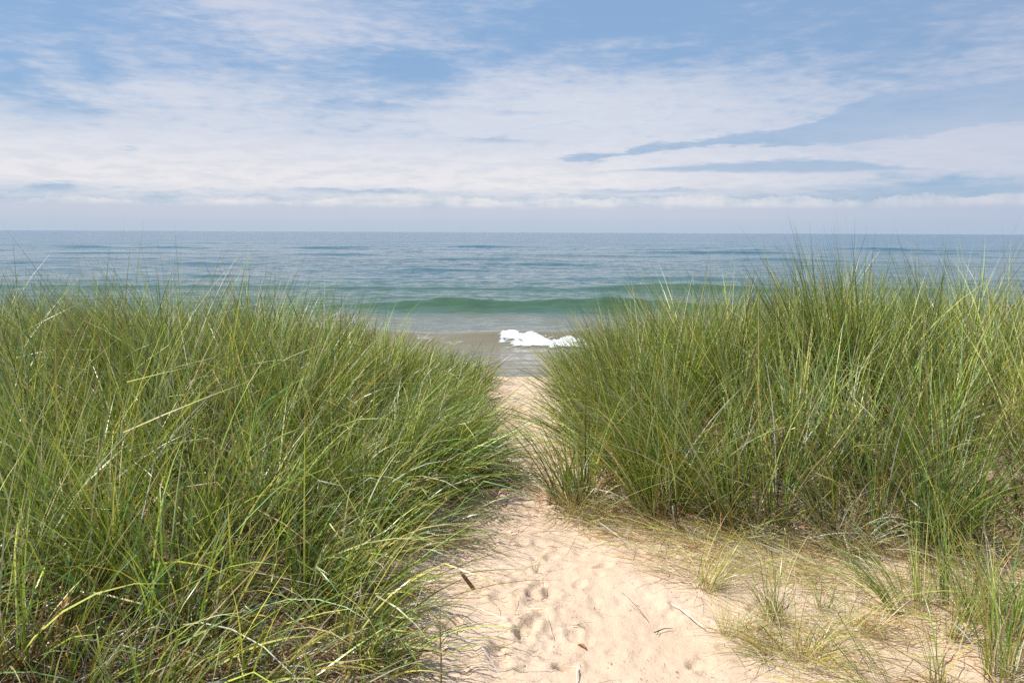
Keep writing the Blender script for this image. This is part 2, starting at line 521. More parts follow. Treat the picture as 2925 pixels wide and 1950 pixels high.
# the dense grass of the bank on the left
BL = Blades(6)
xs, ys, ds = scatter(-6.5, 0.2, 1.75, 8.8, 0.24, LEFT_EDGE, -1, 0.02)
for x, y, d in zip(xs, ys, ds):
    vis = in_view(x, y)
    if not vis and rng.uniform() < 0.6: continue
    gap = pnoise(x * 1.1, y * 1.1, 40)
    if gap < -0.33 and rng.uniform() < .7: continue
    e = 1 - float(smooth(np.array(d), 0.1, 1.5))
    far = float(smooth(np.array(y), 5.5, 6.3))
    toward = (0.52 * e - 0.16 * (1 - e)) * (1 - .6 * far * e)
    length = (0.50 + 0.33 * float(smooth(np.array(d), 0.0, 1.7))) * (1 + 0.38 * pnoise(x * .95, y * .95, 41)) * (1 - .22 * far * e) * np.clip(rng.normal(1, .14), .72, 1.18)
    hue = np.exp(.30 * np.array([pnoise(x * .8, y * .8, 44) * 1.6, pnoise(x * .8, y * .8, 44), pnoise(x * .8, y * .8, 44) * .6]) + rng.normal(0, .24))
    length *= 0.72 + 0.28 * float(smooth(np.array(y), 2.0, 3.4))
    length *= 1 - 0.25 * float(smooth(np.array(y), 6.0, 8.5))
    n = int(50 * (1 + .9 * gap) * rng.uniform(.55, 1.35)) if vis else 26
    if y < 2.7: n = int(n * .7)
    tussock(BL, x, y, n, 0.075, length, (toward + rng.normal(0, .20), -0.18 * e + rng.normal(0, .2)), 0.38, 0.30 + 0.42 * e, hue=hue, kinked=.13, dead=.35 + .4 * float(smooth(np.array(y), 3.4, 2.4)))
    if vis: tussock(BL, x, y, 14, 0.14, length * .5, (rng.normal(0, .2), rng.normal(0, .2)), 0.7, 0.6, dead=1.0, hue=hue * .9)
for (x, y, L_) in [(-.46, 4.95, .62), (-.55, 5.35, .72), (-.48, 4.65, .58), (-.44, 5.7, .62), (-.42, 6.1, .55), (-.62, 5.0, .72), (-.7, 5.6, .78), (-.58, 4.5, .66)]:   # the rounded shoulder by the gap, its shade painted with darker blades
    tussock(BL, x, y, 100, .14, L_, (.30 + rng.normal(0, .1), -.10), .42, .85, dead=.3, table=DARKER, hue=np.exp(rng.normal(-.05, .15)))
n = 1100                                                       # long single leaves standing over the rest
k = rng.choice(len(xs), n)
P = np.column_stack([xs[k], ys[k]]) + rng.normal(0, .08, (n, 2))
c = pick(n, LIVE)
BL.add(P, np.column_stack([rng.normal(-.18, .3, n), rng.normal(0, .2, n)]), np.abs(rng.normal(.35, .3, n)), rng.uniform(.62, .92, n) * (0.72 + .28 * smooth(ys[k], 2., 3.4)) * (.72 + .28 * smooth(ds[k], .2, 1.6)),
       rng.uniform(.004, .0085, n), c, c * .75 + .25 * pick(n, [(1, YELLOWGREEN), (1, STRAW)]))
n = 420                                                        # broad pale leaves arching towards the path
k = rng.choice(np.flatnonzero((ys < 5) & (ds < 2.6)), n)
P = np.column_stack([xs[k], ys[k]]) + rng.normal(0, .08, (n, 2))
c = pick(n, [(3, YELLOWGREEN), (2, BLUEGREEN), (1.5, STRAW), (1, PALE)]) * 1.15
BL.add(P, np.column_stack([rng.normal(.45, .4, n), rng.normal(-.1, .3, n)]), np.abs(rng.normal(.8, .45, n)), rng.uniform(.6, 1.0, n) * (0.72 + .28 * smooth(ys[k], 2., 3.4)),
       rng.uniform(.005, .0095, n), c, c, kink=np.where(rng.uniform(size=n) < .2, rng.uniform(.4, 1.3, n), 0))
tag(BL.build('grass', LEAF), 'thick swathe of beach grass spilling rightwards over the sand path edge', 'grass', kind='stuff')

# the dense grass of the bank on the right
BR = Blades(6)
xs, ys, ds = scatter(0.1, 7.0, 2.4, 9.0, 0.24, RIGHT_EDGE, 1, 0.04)
for x, y, d in zip(xs, ys, ds):
    vis = in_view(x, y)
    if not vis and rng.uniform() < 0.6: continue
    gap = pnoise(x * 1.2, y * 1.2, 50)
    if gap < -0.35 and rng.uniform() < .7: continue
    path_side = float(1 - smooth(np.array(x - np.interp(y, RIGHT_EDGE[:, 1], RIGHT_EDGE[:, 0])), 0.0, 0.7)) * float(smooth(np.array(y), 4.4, 4.9))
    front = float(1 - smooth(np.array(d), 0.0, 0.5)) * (1 - path_side)
    far = float(smooth(np.array(y), 5.5, 6.3))
    length = (0.62 + 0.17 * float(smooth(np.array(d), 0.0, 0.8))) * (1 + 0.36 * pnoise(x * 1.0, y * 1.0, 51)) * (1 - .10 * far * path_side) * np.clip(rng.normal(1, .14), .72, 1.18)
    path_side *= 1 - .3 * far
    hue = np.exp(.30 * np.array([pnoise(x * .8, y * .8, 54) * 1.6, pnoise(x * .8, y * .8, 54), pnoise(x * .8, y * .8, 54) * .6]) + rng.normal(0, .24))
    length *= 1 - 0.25 * float(smooth(np.array(y), 6.0, 8.5))
    if y < 3.8: length *= .72
    n = int(50 * (1 + .9 * gap) * rng.uniform(.55, 1.35)) if vis else 26
    n = int(n * (1 + .35 * front))
    if y < 3.6: n = int(n * .4)
    tussock(BR, x, y, n, 0.075, length, (-0.55 * path_side - 0.06 + rng.normal(0, .15), -0.12 * front + rng.normal(0, .15)), 0.30, 0.36 + 0.45 * path_side + .2 * front,
            dead=0.35 + .35 * front, hue=hue, width=(.0036, .0082))
    if vis: tussock(BR, x, y, 14, 0.14, length * .5, (rng.normal(0, .2), rng.normal(0, .2)), 0.7, 0.6, dead=1.0, hue=hue * .9)
for (x, y) in [(.80, 4.72), (.70, 5.0), (.95, 4.5), (.66, 5.35), (.84, 5.2), (1.15, 4.4), (.74, 4.55), (.60, 5.7), (.98, 4.85)]:   # the full, rounded end of the bank at the gap
    tussock(BR, x, y, 80, .13, .74, (-.2 + rng.normal(0, .1), -.08), .34, .6, dead=.4, hue=np.exp(rng.normal(0, .15)))
for (x, y, L_) in [(.66, 5.5, .80), (.85, 5.45, .92), (1.05, 5.4, .98), (1.25, 5.5, .98), (.95, 5.8, .95), (.72, 5.9, .84), (1.45, 5.4, .96)]:
    tussock(BR, x, y, 90, .14, L_, (-.12 + rng.normal(0, .08), -.03), .24, .35, dead=.3, lvar=.18, hue=np.exp(rng.normal(0, .15)))
n = 1200
k = rng.choice(len(xs), n)
P = np.column_stack([xs[k], ys[k]]) + rng.normal(0, .08, (n, 2))
c = pick(n, LIVE)
BR.add(P, np.column_stack([rng.normal(-.12, .22, n), rng.normal(0, .2, n)]), np.abs(rng.normal(.3, .3, n)), rng.uniform(.6, .86, n),
       rng.uniform(.0035, .0075, n), c, c * .75 + .25 * pick(n, [(1, YELLOWGREEN), (1, STRAW)]))
tag(BR.build('grass', LEAF), 'thick upright beach grass on the bank behind the open sand', 'grass', kind='stuff')

# dry fallen stems and leaves lying under and in front of the grass
ST = Blades(5)


def fallen(n, xs, ys, az_mean, az_sd, L, table, wd=(.0022, .005), lift=.005):
    a = rng.normal(az_mean, az_sd, n)
    tilt = np.column_stack([np.cos(a), np.sin(a)]) * rng.uniform(1.05, 1.52, (n, 1))
    c = pick(n, table)
    P = np.column_stack([xs, ys, terrain(xs, ys, False) + rng.uniform(.002, .03, n)])
    ST.add(P, tilt, rng.uniform(-.1, .5, n), rng.uniform(*L, n), rng.uniform(*wd, n), c, c, lift=lift)


def sample(n, x0, x1, y0, y1, ok):
    X_ = []; Y_ = []
    while sum(map(len, X_)) < n:
        x = rng.uniform(x0, x1, n * 2); y = rng.uniform(y0, y1, n * 2)
        k = ok(x, y); X_.append(x[k]); Y_.append(y[k])
    return np.concatenate(X_)[:n], np.concatenate(Y_)[:n]


SX = lambda y: np.interp(y, [2.2, 2.66, 2.98, 3.31, 3.73, 4.28, 4.6], [1.1, 0.95, 0.88, 0.78, 0.55, 0.40, 0.36])
dR = lambda x, y: signed_out(x, y, RIGHT_EDGE, 1)
dL = lambda x, y: signed_out(x, y, LEFT_EDGE, -1)
n = 2400; x, y = sample(n, 0.3, 3.0, 2.2, 4.6, lambda x, y: (x > SX(y) + rng.exponential(.12, len(x))) & (dR(x, y) < .1) & (pnoise(x * 2.2, y * 2.2, 60) + .35 * smooth(-dR(x, y), .9, 0) > rng.uniform(-.25, .25, len(x))))
fallen(n, x, y, math.pi, .38, (.08, .38), DRY, lift=.014)
n = 1500; x, y = sample(n, 0.3, 3.2, 2.2, 4.8, lambda x, y: np.abs(dR(x, y)) < rng.exponential(.16, len(x)))
fallen(n, x, y, math.pi, .9, (.1, .4), [(3, STRAW), (2, PALE), (1.5, GOLD), (1, BROWN)])
n = 9000; x, y = sample(n, -5, 4.5, 1.9, 6.5, lambda x, y: ((dR(x, y) > .0) | (dL(x, y) > .08)) & in_view(x, y, .3))
fallen(n, x, y, 0, 3, (.1, .45), DEAD, (.0025, .006))
n = 2600; x, y = sample(n, -3.2, -.3, 1.7, 3.3, lambda x, y: dL(x, y) > .02)
fallen(n, x, y, 0, 3, (.08, .4), [(3, BROWN), (2, PALE), (2, STRAW), (2, (.12, .075, .035))], (.002, .006))
n = 420; x, y = sample(n, -.6, 1.2, 2.3, 7.5, lambda x, y: (dR(x, y) < 0) & (dL(x, y) < 0.05) & (-dL(x, y) < rng.exponential(.2, len(x))))
fallen(n, x, y, 0, .8, (.06, .3), [(2, STRAW), (2, GOLD), (1, BROWN)], (.0015, .003))
tag(ST.build('straw', LEAF), 'dry golden stems lying flat over the open sand and below the grass', 'straw', kind='stuff')

# dark crumbs of bark and plant on the sand
DB = Blades(1)
n = 1700; x, y = sample(n, -.6, 2.6, 2.3, 5.6, lambda x, y: (dR(x, y) < 0) & (dL(x, y) < 0) & (pnoise(x * 3.2, y * 3.2, 70) > rng.uniform(-.35, .4, len(x))))
a = rng.uniform(0, 6.28, n)
c = pick(n, [(3, (.05, .03, .018)), (1, BROWN), (1, (.03, .025, .02))])
DB.add(np.column_stack([x, y, terrain(x, y) + .003]), np.column_stack([np.cos(a), np.sin(a)]) * 1.5, np.zeros(n), rng.gamma(2.2, .0038, n), rng.uniform(.002, .0055, n), c, c,
       twist=rng.normal(0, .5, n), lift=-.02)
tag(DB.build('debris', LEAF), 'dark crumbs of bark and plant scattered on the pale sand', 'debris', kind='stuff')


# ------------------------------------------------------------------ single tufts and tussocks one can point to
def tuft(u, v, label, n, rad, length, cat='grass tuft', group=None, at=None, name='grass_tuft', seg=6, **kw):
    x, y = ground(u, v) if at is None else at
    B = Blades(seg)
    tussock(B, x, y, n, rad, length, **kw)
    z = float(terrain(x, y, False))
    return tag(B.build(name, LEAF, None, (x, y, z)), label, cat, group)


SAND_G, BANK_G = 'grass tufts growing on the open sand', 'large tussocks standing out of the grass banks'
W1, W2 = (.0018, .0036), (.0026, .0052)
tuft(707, 591, 'golden green tuft bending to the right, nearest the bare path sand', 84, .05, 0.36, group=SAND_G, lean=(.35, .1), spread=.55, droop=.9, table=DRY + [(4, YELLOWGREEN)], width=W1, dtab=PALE_DEAD, dead=.4)
tuft(772, 620, 'upright yellow green tuft with one side of straw stubble', 84, .045, 0.36, group=SAND_G, lean=(-.12, 0), spread=.35, droop=.75, table=SPARSE + [(5, STRAW)], width=W1, dtab=PALE_DEAD, dead=.7)
tuft(732, 639, 'flattened golden tuft pressed into the sand', 62, .05, 0.26, group=SAND_G, lean=(.5, .1), spread=.8, droop=1.2, table=DRY, width=W1, dtab=PALE_DEAD, dead=.3)
tuft(774, 655, 'low sprawling straw tuft with dull green leaves', 84, .06, 0.31, group=SAND_G, lean=(-.7, .1), spread=.6, droop=1.0, table=DRY + [(3, OLIVE)], width=W1, dtab=PALE_DEAD, dead=.4)
tuft(808, 662, 'brown based golden tuft with two bare upright stems', 112, .07, 0.34, group=SAND_G, lean=(.45, .1), spread=.6, droop=1.1, table=DRY, width=W1, dtab=PALE_DEAD, dead=.5)
tuft(823, 612, 'small fresh green sprig among straw on the sand', 30, .03, 0.24, group=SAND_G, lean=(.1, 0), spread=.45, droop=.8, table=SPARSE, width=W1, dtab=PALE_DEAD, dead=.5)
tuft(858, 632, 'straw coloured tuft with short upright stubble', 70, .055, 0.26, group=SAND_G, lean=(.3, 0), spread=.6, droop=1.0, table=DRY, width=W1, dtab=PALE_DEAD, dead=.4)
tuft(899, 616, 'bright green fan of blades sweeping left over the sand', 47, .03, 0.50, group=SAND_G, lean=(-.55, .15), spread=.2, droop=.6, table=[(3, YELLOWGREEN), (2, BLUEGREEN), (1, OLIVE)], width=W2, dead=.1)
tuft(917, 609, 'pale straw tuft with a few tall green leaves', 64, .05, 0.41, group=SAND_G, lean=(-.1, .1), spread=.35, droop=.5, table=SPARSE + [(3, STRAW)], width=W1, dtab=PALE_DEAD, dead=.8)
tuft(945, 606, 'slim dark green upright bunch on the sand', 25, .02, 0.43, group=SAND_G, lean=(0, .1), spread=.12, droop=.25, table=DARKER, width=W2, dead=.2)
tuft(968, 623, 'tall narrow green shoot with straw round its foot', 33, .025, 0.50, group=SAND_G, lean=(-.1, .1), spread=.22, droop=.4, table=SPARSE, width=W2, dead=.7)
tuft(998, 682, 'strong green clump standing upright nearest the bottom corner', 56, .05, 0.50, group=SAND_G, lean=(.05, .05), spread=.2, droop=.4, table=LIVE, width=W2, dead=.3)
tuft(990, 618, 'branching green tuft with wide spread leaves', 42, .04, 0.41, group=SAND_G, lean=(.1, 0), spread=.5, droop=.6, table=LIVE, width=W2, dead=.4)
tuft(890, 700, 'loose tuft whose long thin leaves lean left across the sand', 25, .05, 0.54, group=SAND_G, lean=(-.55, .1), spread=.15, droop=.25, table=SPARSE, width=W1, dtab=PALE_DEAD, dead=.2)
tuft(1012, 640, 'green clump at the outer side of the sand beside taller leaves', 50, .05, 0.54, group=SAND_G, lean=(-.1, .05), spread=.35, droop=.6, table=LIVE, width=W2, dead=.4)
tuft(536, 574, 'tiny lone sprout poking up in the middle of the path', 7, .008, 0.075, group=SAND_G, lean=(0, 0), spread=.22, droop=.2, table=[(2, DEEP), (1, BROWN)], width=(.0018, .003), dead=0)
tuft(583, 519, 'golden mat of bent grass at the foot of the narrow gap', 182, .10, 0.31, group=SAND_G, lean=(.35, -.35), spread=.8, droop=1.2, table=DRY, width=W1, dtab=PALE_DEAD, dead=.3)
tuft(655, 528, 'thin grey green tuft before the bank with straw leaves', 50, .06, 0.48, group=SAND_G, lean=(-.2, -.05), spread=.35, droop=.5, table=SPARSE, width=W1, dtab=PALE_DEAD, dead=.5)
tuft(742, 540, 'sparse straw tuft just below the bank beside dead leaves', 61, .07, 0.34, group=SAND_G, lean=(0, -.2), spread=.6, droop=.8, table=DRY, width=W1, dtab=PALE_DEAD, dead=.8)
tuft(848, 548, 'bleached tangle of pale dead leaves below the bank', 125, .10, 0.43, group=SAND_G, lean=(0, -.25), spread=.7, droop=.9, table=[(3, PALE), (2, STRAW), (1, BLUEGREEN)], width=W2, dead=.7)

EXTRA = 'small mixed tufts in the straw at the outer side of the sand'
for u, v in [(952, 640), (1000, 600), (1012, 668), (1008, 560), (1018, 615), (940, 690), (985, 578)]:
    tuft(u, v, 'small straggly green and straw tuft among dry stems toward the outer corner of the sand', int(rng.uniform(14, 34)), .04, rng.uniform(.2, .4), group=EXTRA,
         lean=(rng.normal(-.15, .25), .05), spread=.35, droop=.5, table=SPARSE, width=W2, dead=.6)
tuft(574, 504, 'tussock with an orange brown foot guarding the narrow gap', 170, .11, .62, group=BANK_G, name='grass_tussock', cat='grass tussock', lean=(-.16, -.05), spread=.30, droop=.6, dead=.6, table=LIVE + [(2, YELLOWGREEN)])
tuft(470, 480, 'rounded tussock with painted shade overhanging the path from the left bank', 700, .23, .54, at=(-.52, 5.05), group=BANK_G, name='grass_tussock', cat='grass tussock', lean=(.34, -.12), spread=.5, droop=1.1, dead=.2, table=DARKER)  # darker blade colours stand in for the shade under the overhang
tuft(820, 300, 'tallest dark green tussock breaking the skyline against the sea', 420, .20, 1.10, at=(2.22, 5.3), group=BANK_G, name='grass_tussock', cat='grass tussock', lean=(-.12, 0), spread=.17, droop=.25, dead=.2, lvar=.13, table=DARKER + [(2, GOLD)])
tuft(170, 300, 'windblown tussock on the left skyline with tips swept left', 460, .19, 1.10, at=(-2.25, 5.0), group=BANK_G, name='grass_tussock', cat='grass tussock', lean=(-.42, 0), spread=.2, droop=.4, dead=.3, lvar=.14, table=LIVE + [(2, BROWN)])
tuft(949, 545, 'big dark based tussock at the front of the right bank', 200, .13, .82, group=BANK_G, name='grass_tussock', cat='grass tussock', lean=(.02, 0), spread=.3, droop=.6, dead=.4, table=DARKER + [(3, BLUEGREEN)], width=W2)


# ------------------------------------------------------------------ single finds on the sand
def tube(path, radii, sides=7):
    path = np.array(path, float); n = len(path)
    Vt = []; Ft = []
    for i in range(n):
        t = path[min(i + 1, n - 1)] - path[max(i - 1, 0)]; t /= np.linalg.norm(t)
        a = np.cross(t, (0.3, 0.2, 1.0)); a /= np.linalg.norm(a); b = np.cross(t, a)
        for k in range(sides):
            w = 2 * math.pi * k / sides
            Vt.append(path[i] + radii[i] * (math.cos(w) * a + math.sin(w) * b))
    for i in range(n - 1):
        for k in range(sides):
            Ft.append((i * sides + k, i * sides + (k + 1) % sides, (i + 1) * sides + (k + 1) % sides, (i + 1) * sides + k))
    c0 = len(Vt); Vt += [path[0], path[-1]]
    for k in range(sides):
        Ft.append((c0, (k + 1) % sides, k)); e = (n - 1) * sides
        Ft.append((c0 + 1, e + k, e + (k + 1) % sides))
    return [tuple(v) for v in Vt], Ft


def from_lists(name, parts, mat, parent=None, loc=(0, 0, 0)):
    Vt = []; Ft = []
    for v, f in parts:
        o = len(Vt); Vt += v; Ft += [tuple(i + o for i in q) for q in f]
    me = bpy.data.meshes.new(name); me.from_pydata(Vt, [], Ft); me.update()
    me.polygons.foreach_set('use_smooth', np.ones(len(me.polygons), bool))
    o = link(name, me, mat, parent)
    o.location = loc
    return o


def on_sand(u, v):
    x, y = ground(u, v); return x, y, float(terrain(x, y))


WHITE_STALK = make_simple('bleached stalk', (0.72, 0.66, 0.55), (0.85, 0.80, 0.70), 40, 0.7)
ORANGE_LEAF = make_simple('orange dry leaf', (0.40, 0.20, 0.06), (0.56, 0.31, 0.10), 50, 0.6)
STEM_GREEN = make_simple('green brown stem', (0.14, 0.15, 0.04), (0.28, 0.25, 0.09), 25, 0.5)
DARK_STEM = make_simple('dark dead stem', (0.05, 0.036, 0.024), (0.12, 0.09, 0.06), 40, 0.8)

# brown piece of bark standing out of the sand by the left grass
x, y, z = on_sand(469, 589)
pth = [(-0.034 + .004 * math.sin(k * 2.1), 0.012 + .003 * math.cos(k), 0.100 - .0115 * k) for k in range(10)]
pth = [(-.040 + .0075 * k, .016 - .002 * k, .078 - .0092 * k) for k in range(10)]
o = from_lists('bark_stick', [tube(pth, [.004, .0068, .008, .0085, .0088, .0090, .0092, .0090, .0088, .007], 9)], BARK, None, (x, y, z))
tag(o, 'short dark brown bark stick poking from the sand beside the grass', 'stick')

# twigs
x, y, z = on_sand(661, 633)
o = from_lists('twig', [tube([(-.030, -.005, .004), (-.008, 0, .012), (.015, .012, .014), (.055, .030, .006)], [.0018, .0026, .0018, .0008]),
                        tube([(-.008, 0, .012), (-.022, -.024, .004)], [.0018, .001])], DARK_STEM, None, (x, y, z))
tag(o, 'small dark forked twig lying alone on bare sand', 'twig', 'twigs on the sand')
x, y, z = on_sand(893, 540)
o = from_lists('twig', [tube([(-.10, -.01, .005), (-.05, 0, .02), (0, .01, .026), (.05, .02, .018), (.10, .025, .012)], [.006, .011, .012, .008, .004]),
                        tube([(-.05, 0, .02), (-.085, -.05, .004)], [.006, .003])], BARK, None, (x, y, z))
tag(o, 'thick brown root twig lying under the bank of grass', 'twig', 'twigs on the sand')
x, y, z = on_sand(578, 628)
o = from_lists('twig', [tube([(-.035, .012, .004), (0, 0, .010), (.030, -.016, .005)], [.001, .0013, .0008]),
                        tube([(-.004, .002, .010), (.02, .022, .006)], [.0014, .0008])], DARK_STEM, None, (x, y, z))
tag(o, 'thin cross shaped twig on the trodden path sand', 'twig', 'twigs on the sand')

# bleached stalks
x, y, z = on_sand(690, 618)
o = from_lists('dry_stalk', [tube([(-.062, .10, .012), (-.035, .05, .016), (-.005, -.02, .012), (.022, -.085, .010), (.038, -.115, .004)], [.0016, .0026, .003, .0024, .0014])], WHITE_STALK, None, (x, y, z))
tag(o, 'long bleached stalk lying on sand at the edge of the straw', 'stalk', 'bleached stalks on the sand')
x, y, z = on_sand(577, 676)
o = from_lists('dry_stalk', [tube([(.012, .075, .004), (.006, .04, .010), (0, 0, .012), (-.006, -.06, .010), (-.008, -.11, .006)], [.0010, .0018, .0022, .0020, .0014]),
                             tube([(.004, .03, .010), (-.022, .042, .006)], [.0022, .001])], WHITE_STALK, None, (x, y, z))
tag(o, 'white forked stalk lying below an orange leaf on the path', 'stalk', 'bleached stalks on the sand')


def leaf_mesh(L, Wd, curl, n=9):
    Vt = []; Ft = []
    for i in range(n):
        s = i / (n - 1); w = Wd * math.sin(math.pi * min(1, s * .94 + .06)) ** .8
        for j, q in enumerate((-1, -.35, .35, 1)):
            Vt.append((q * w * .5, (s - .5) * L, .004 + abs(q) ** 2 * w * .35 + curl * math.sin(s * math.pi)))
    for i in range(n - 1):
        for j in range(3): Ft.append((i * 4 + j, i * 4 + j + 1, i * 4 + 5 + j, i * 4 + 4 + j))
    return Vt, Ft


x, y, z = on_sand(581, 651)
o = from_lists('dry_leaf', [leaf_mesh(.040, .015, .008)], ORANGE_LEAF, None, (x, y, z)); o.rotation_euler = (0, .2, .9)
tag(o, 'small curled orange leaf lying on the path sand', 'leaf', 'fallen dry leaves')
sol = o.modifiers.new('thick', 'SOLIDIFY'); sol.thickness = .0008
xq, yq = ground(88, 628); zq = float(terrain(xq, yq, False))
o = from_lists('dry_leaf', [leaf_mesh(.16, .030, .015)], ORANGE_LEAF, None, (xq, yq - .12, zq + .13)); o.rotation_euler = (1.15, .1, -.35)
tag(o, 'curled tan leaf caught upright among the dark grass stems', 'leaf', 'fallen dry leaves')
sol = o.modifiers.new('thick', 'SOLIDIFY'); sol.thickness = .0008

# pale stone at the foot of the bank
x, y, z = on_sand(717, 529)
import bmesh
bm = bmesh.new(); bmesh.ops.create_icosphere(bm, subdivisions=4, radius=1)
for vtx in bm.verts:
    c = vtx.co; k = 1 + .28 * float(pnoise(c.x * 1.3 + 5, c.y * 1.3 + c.z * .9, 80)) + .10 * float(pnoise(c.x * 3.4, c.y * 3.4 + c.z * 2.2, 81))
    vtx.co = Vector((c.x * .044 * k, c.y * .030 * k, c.z * .024 * k + .012))
me = bpy.data.meshes.new('stone'); bm.to_mesh(me); bm.free()
me.polygons.foreach_set('use_smooth', np.ones(len(me.polygons), bool))
o = link('stone', me, STONE); o.location = (x, y, z)
tag(o, 'pale grey stone half hidden at the foot of the grass', 'stone')

# thin bare stem in the gap
x, y, z = on_sand(550, 507)
o = from_lists('bare_stem', [tube([(0, 0, -.01), (.004, 0, .06), (.012, .01, .13), (.022, .01, .20)], [.0022, .002, .0017, .001])], DARK_STEM, None, (x, y, z))
tag(o, 'thin dark bare stem standing upright in the narrow gap', 'stem')

# jointed stalk with long leaves standing free in front
x, y, z = ground(441, 690)[0], ground(441, 690)[1], 0
z = float(terrain(x, y, False))
root = bpy.data.objects.new('jointed_stalk', None); COL.objects.link(root); root.location = (x, y, z)
tag(root, 'single jointed green stalk with long arching leaves at the path edge', 'stalk')
hs = [-.02, .06, .115, .118, .121, .165, .168, .171, .24, .30]
from_lists('stem', [tube([(0.002 * math.sin(h * 20), 0, h) for h in hs], [.0034, .0033, .0031, .0042, .0031, .003, .004, .0029, .0022, .0009], 8)], STEM_GREEN, root)
for h, tlt, bnd, ln, wd in ((.118, (1.05, -.1), 1.15, .30, .0050), (.168, (1.25, .05), 1.2, .34, .0052), (.118, (-1.0, .15), 1.0, .22, .0045), (.168, (-.8, -.2), 1.1, .2, .004), (.168, (1.35, -.5), .9, .22, .003)):
    B = Blades(9)
    c = np.array([YELLOWGREEN]) * .8
    B.add(np.array([[x, y, z + h]]), np.array([tlt]), np.array([bnd]), np.array([ln]), np.array([wd]), c, c * np.array([[1.3, 1.05, .9]]), twist=np.array([.3]))
    lf = B.build('leaf', LEAF, root, (x, y, z)); lf.location = (0, 0, 0)

# ------------------------------------------------------------------ water
wx = axis([(-30, -14, .35), (-14, 22, .16), (22, 40, .35), (40, 110, 1.2)])
wx = np.concatenate([np.array(geo(-30, -110, 40))[::-1], wx])
wx = np.concatenate([np.array(geo(-110, -60000, 40))[::-1], wx, geo(110, 60000, 40)])
wy = axis([(14, 19, .3), (19, 45, .08), (45, 62, .16), (62, 110, .4), (110, 220, 1.2)])
wy = np.concatenate([wy, geo(220, 60000, 60)])
WX, WY = np.meshgrid(wx, wy)


def crest(x, y, yc, amp, front, back):
    """one wave ridge: steep towards the shore, long behind"""
    d = y - yc
    return amp * np.where(d < 0, np.exp(-(d / front) ** 2), np.exp(-(np.abs(d) / back) ** 1.5))


def yA(x): return 27.3 + 0.25 * np.sin(x * .5) + 0.9 * pnoise(x * .16, 3.3, 90) + 0.20 * np.clip(x - 4, 0, 40)
def ampA(x): return 0.40 * np.clip(1 + .5 * pnoise(x * .3, 1.5, 91), .4, 1.4) * 1.1


def water_z(x, y):
    z = np.full(np.shape(x), WATER_Z)
    z = z + crest(x, y, yA(x), ampA(x), .55, 2.2)
    yB = 40.2 + 1.4 * pnoise(x * .10, 7.7, 92) - .03 * x
    aB = 0.24 + 0.36 * np.exp(-((x + 2.7) / 2.4) ** 2) + .36 * np.exp(-((x - 4.2) / 3.4) ** 2) - .22 * smooth(x, -6.5, -11) + .12 * pnoise(x * .3, 2.2, 93)
    z = z + crest(x, y, yB, aB * 0.95 * (1 + .25 * pnoise(x * .9, y * 1.1, 98)), .72, 2.6)
    yC = 53.5 + 1.6 * pnoise(x * .09, 5.1, 94)
    aC = 0.16 + .32 * np.exp(-((x - 11) / 5) ** 2) + .12 * pnoise(x * .22, 8, 95)
    z = z + crest(x, y, yC, aC, 1.0, 3.0)
    for k, (y0, a0) in enumerate(((34, .07), (47, .12), (66, .22), (78, .2), (93, .26), (112, .25), (131, .28), (152, .3), (180, .3), (205, .3))):
        yk = y0 + 5 * pnoise(x * .035, k * 3.1, 96)
        ak = a0 * np.clip(.25 + 1.9 * pnoise(x * .05 + k * 7, k * 1.7, 97 + k), 0, 1.2)
        z = z + crest(x, y, yk, ak * 1.3, 1.4 + y0 * .006, 3.5)
    chop = smooth(y, 21, 36) * 0.7 + .3
    fade = 1 - smooth(y, 160, 600)
    z = z + fade * chop * (.085 * fbm(x * .30, y * .8, 3, 110) + .045 * fbm(x * .8, y * 2.3, 3, 113))
    z = z + (1 - smooth(y, 40, 60)) * (.022 * fbm(x * .55, y * 2.2, 3, 117) + .012 * pnoise(x * 1.6, y * 4.5, 119))
    return z


WZ = water_z(WX, WY)
me = mesh_np('water', np.stack([WX.ravel(), WY.ravel(), WZ.ravel()], 1), grid_faces(len(wx), len(wy)))
tag(link('water', me, WATER), 'green to blue lake water with low waves rolling in', 'water', kind='structure')


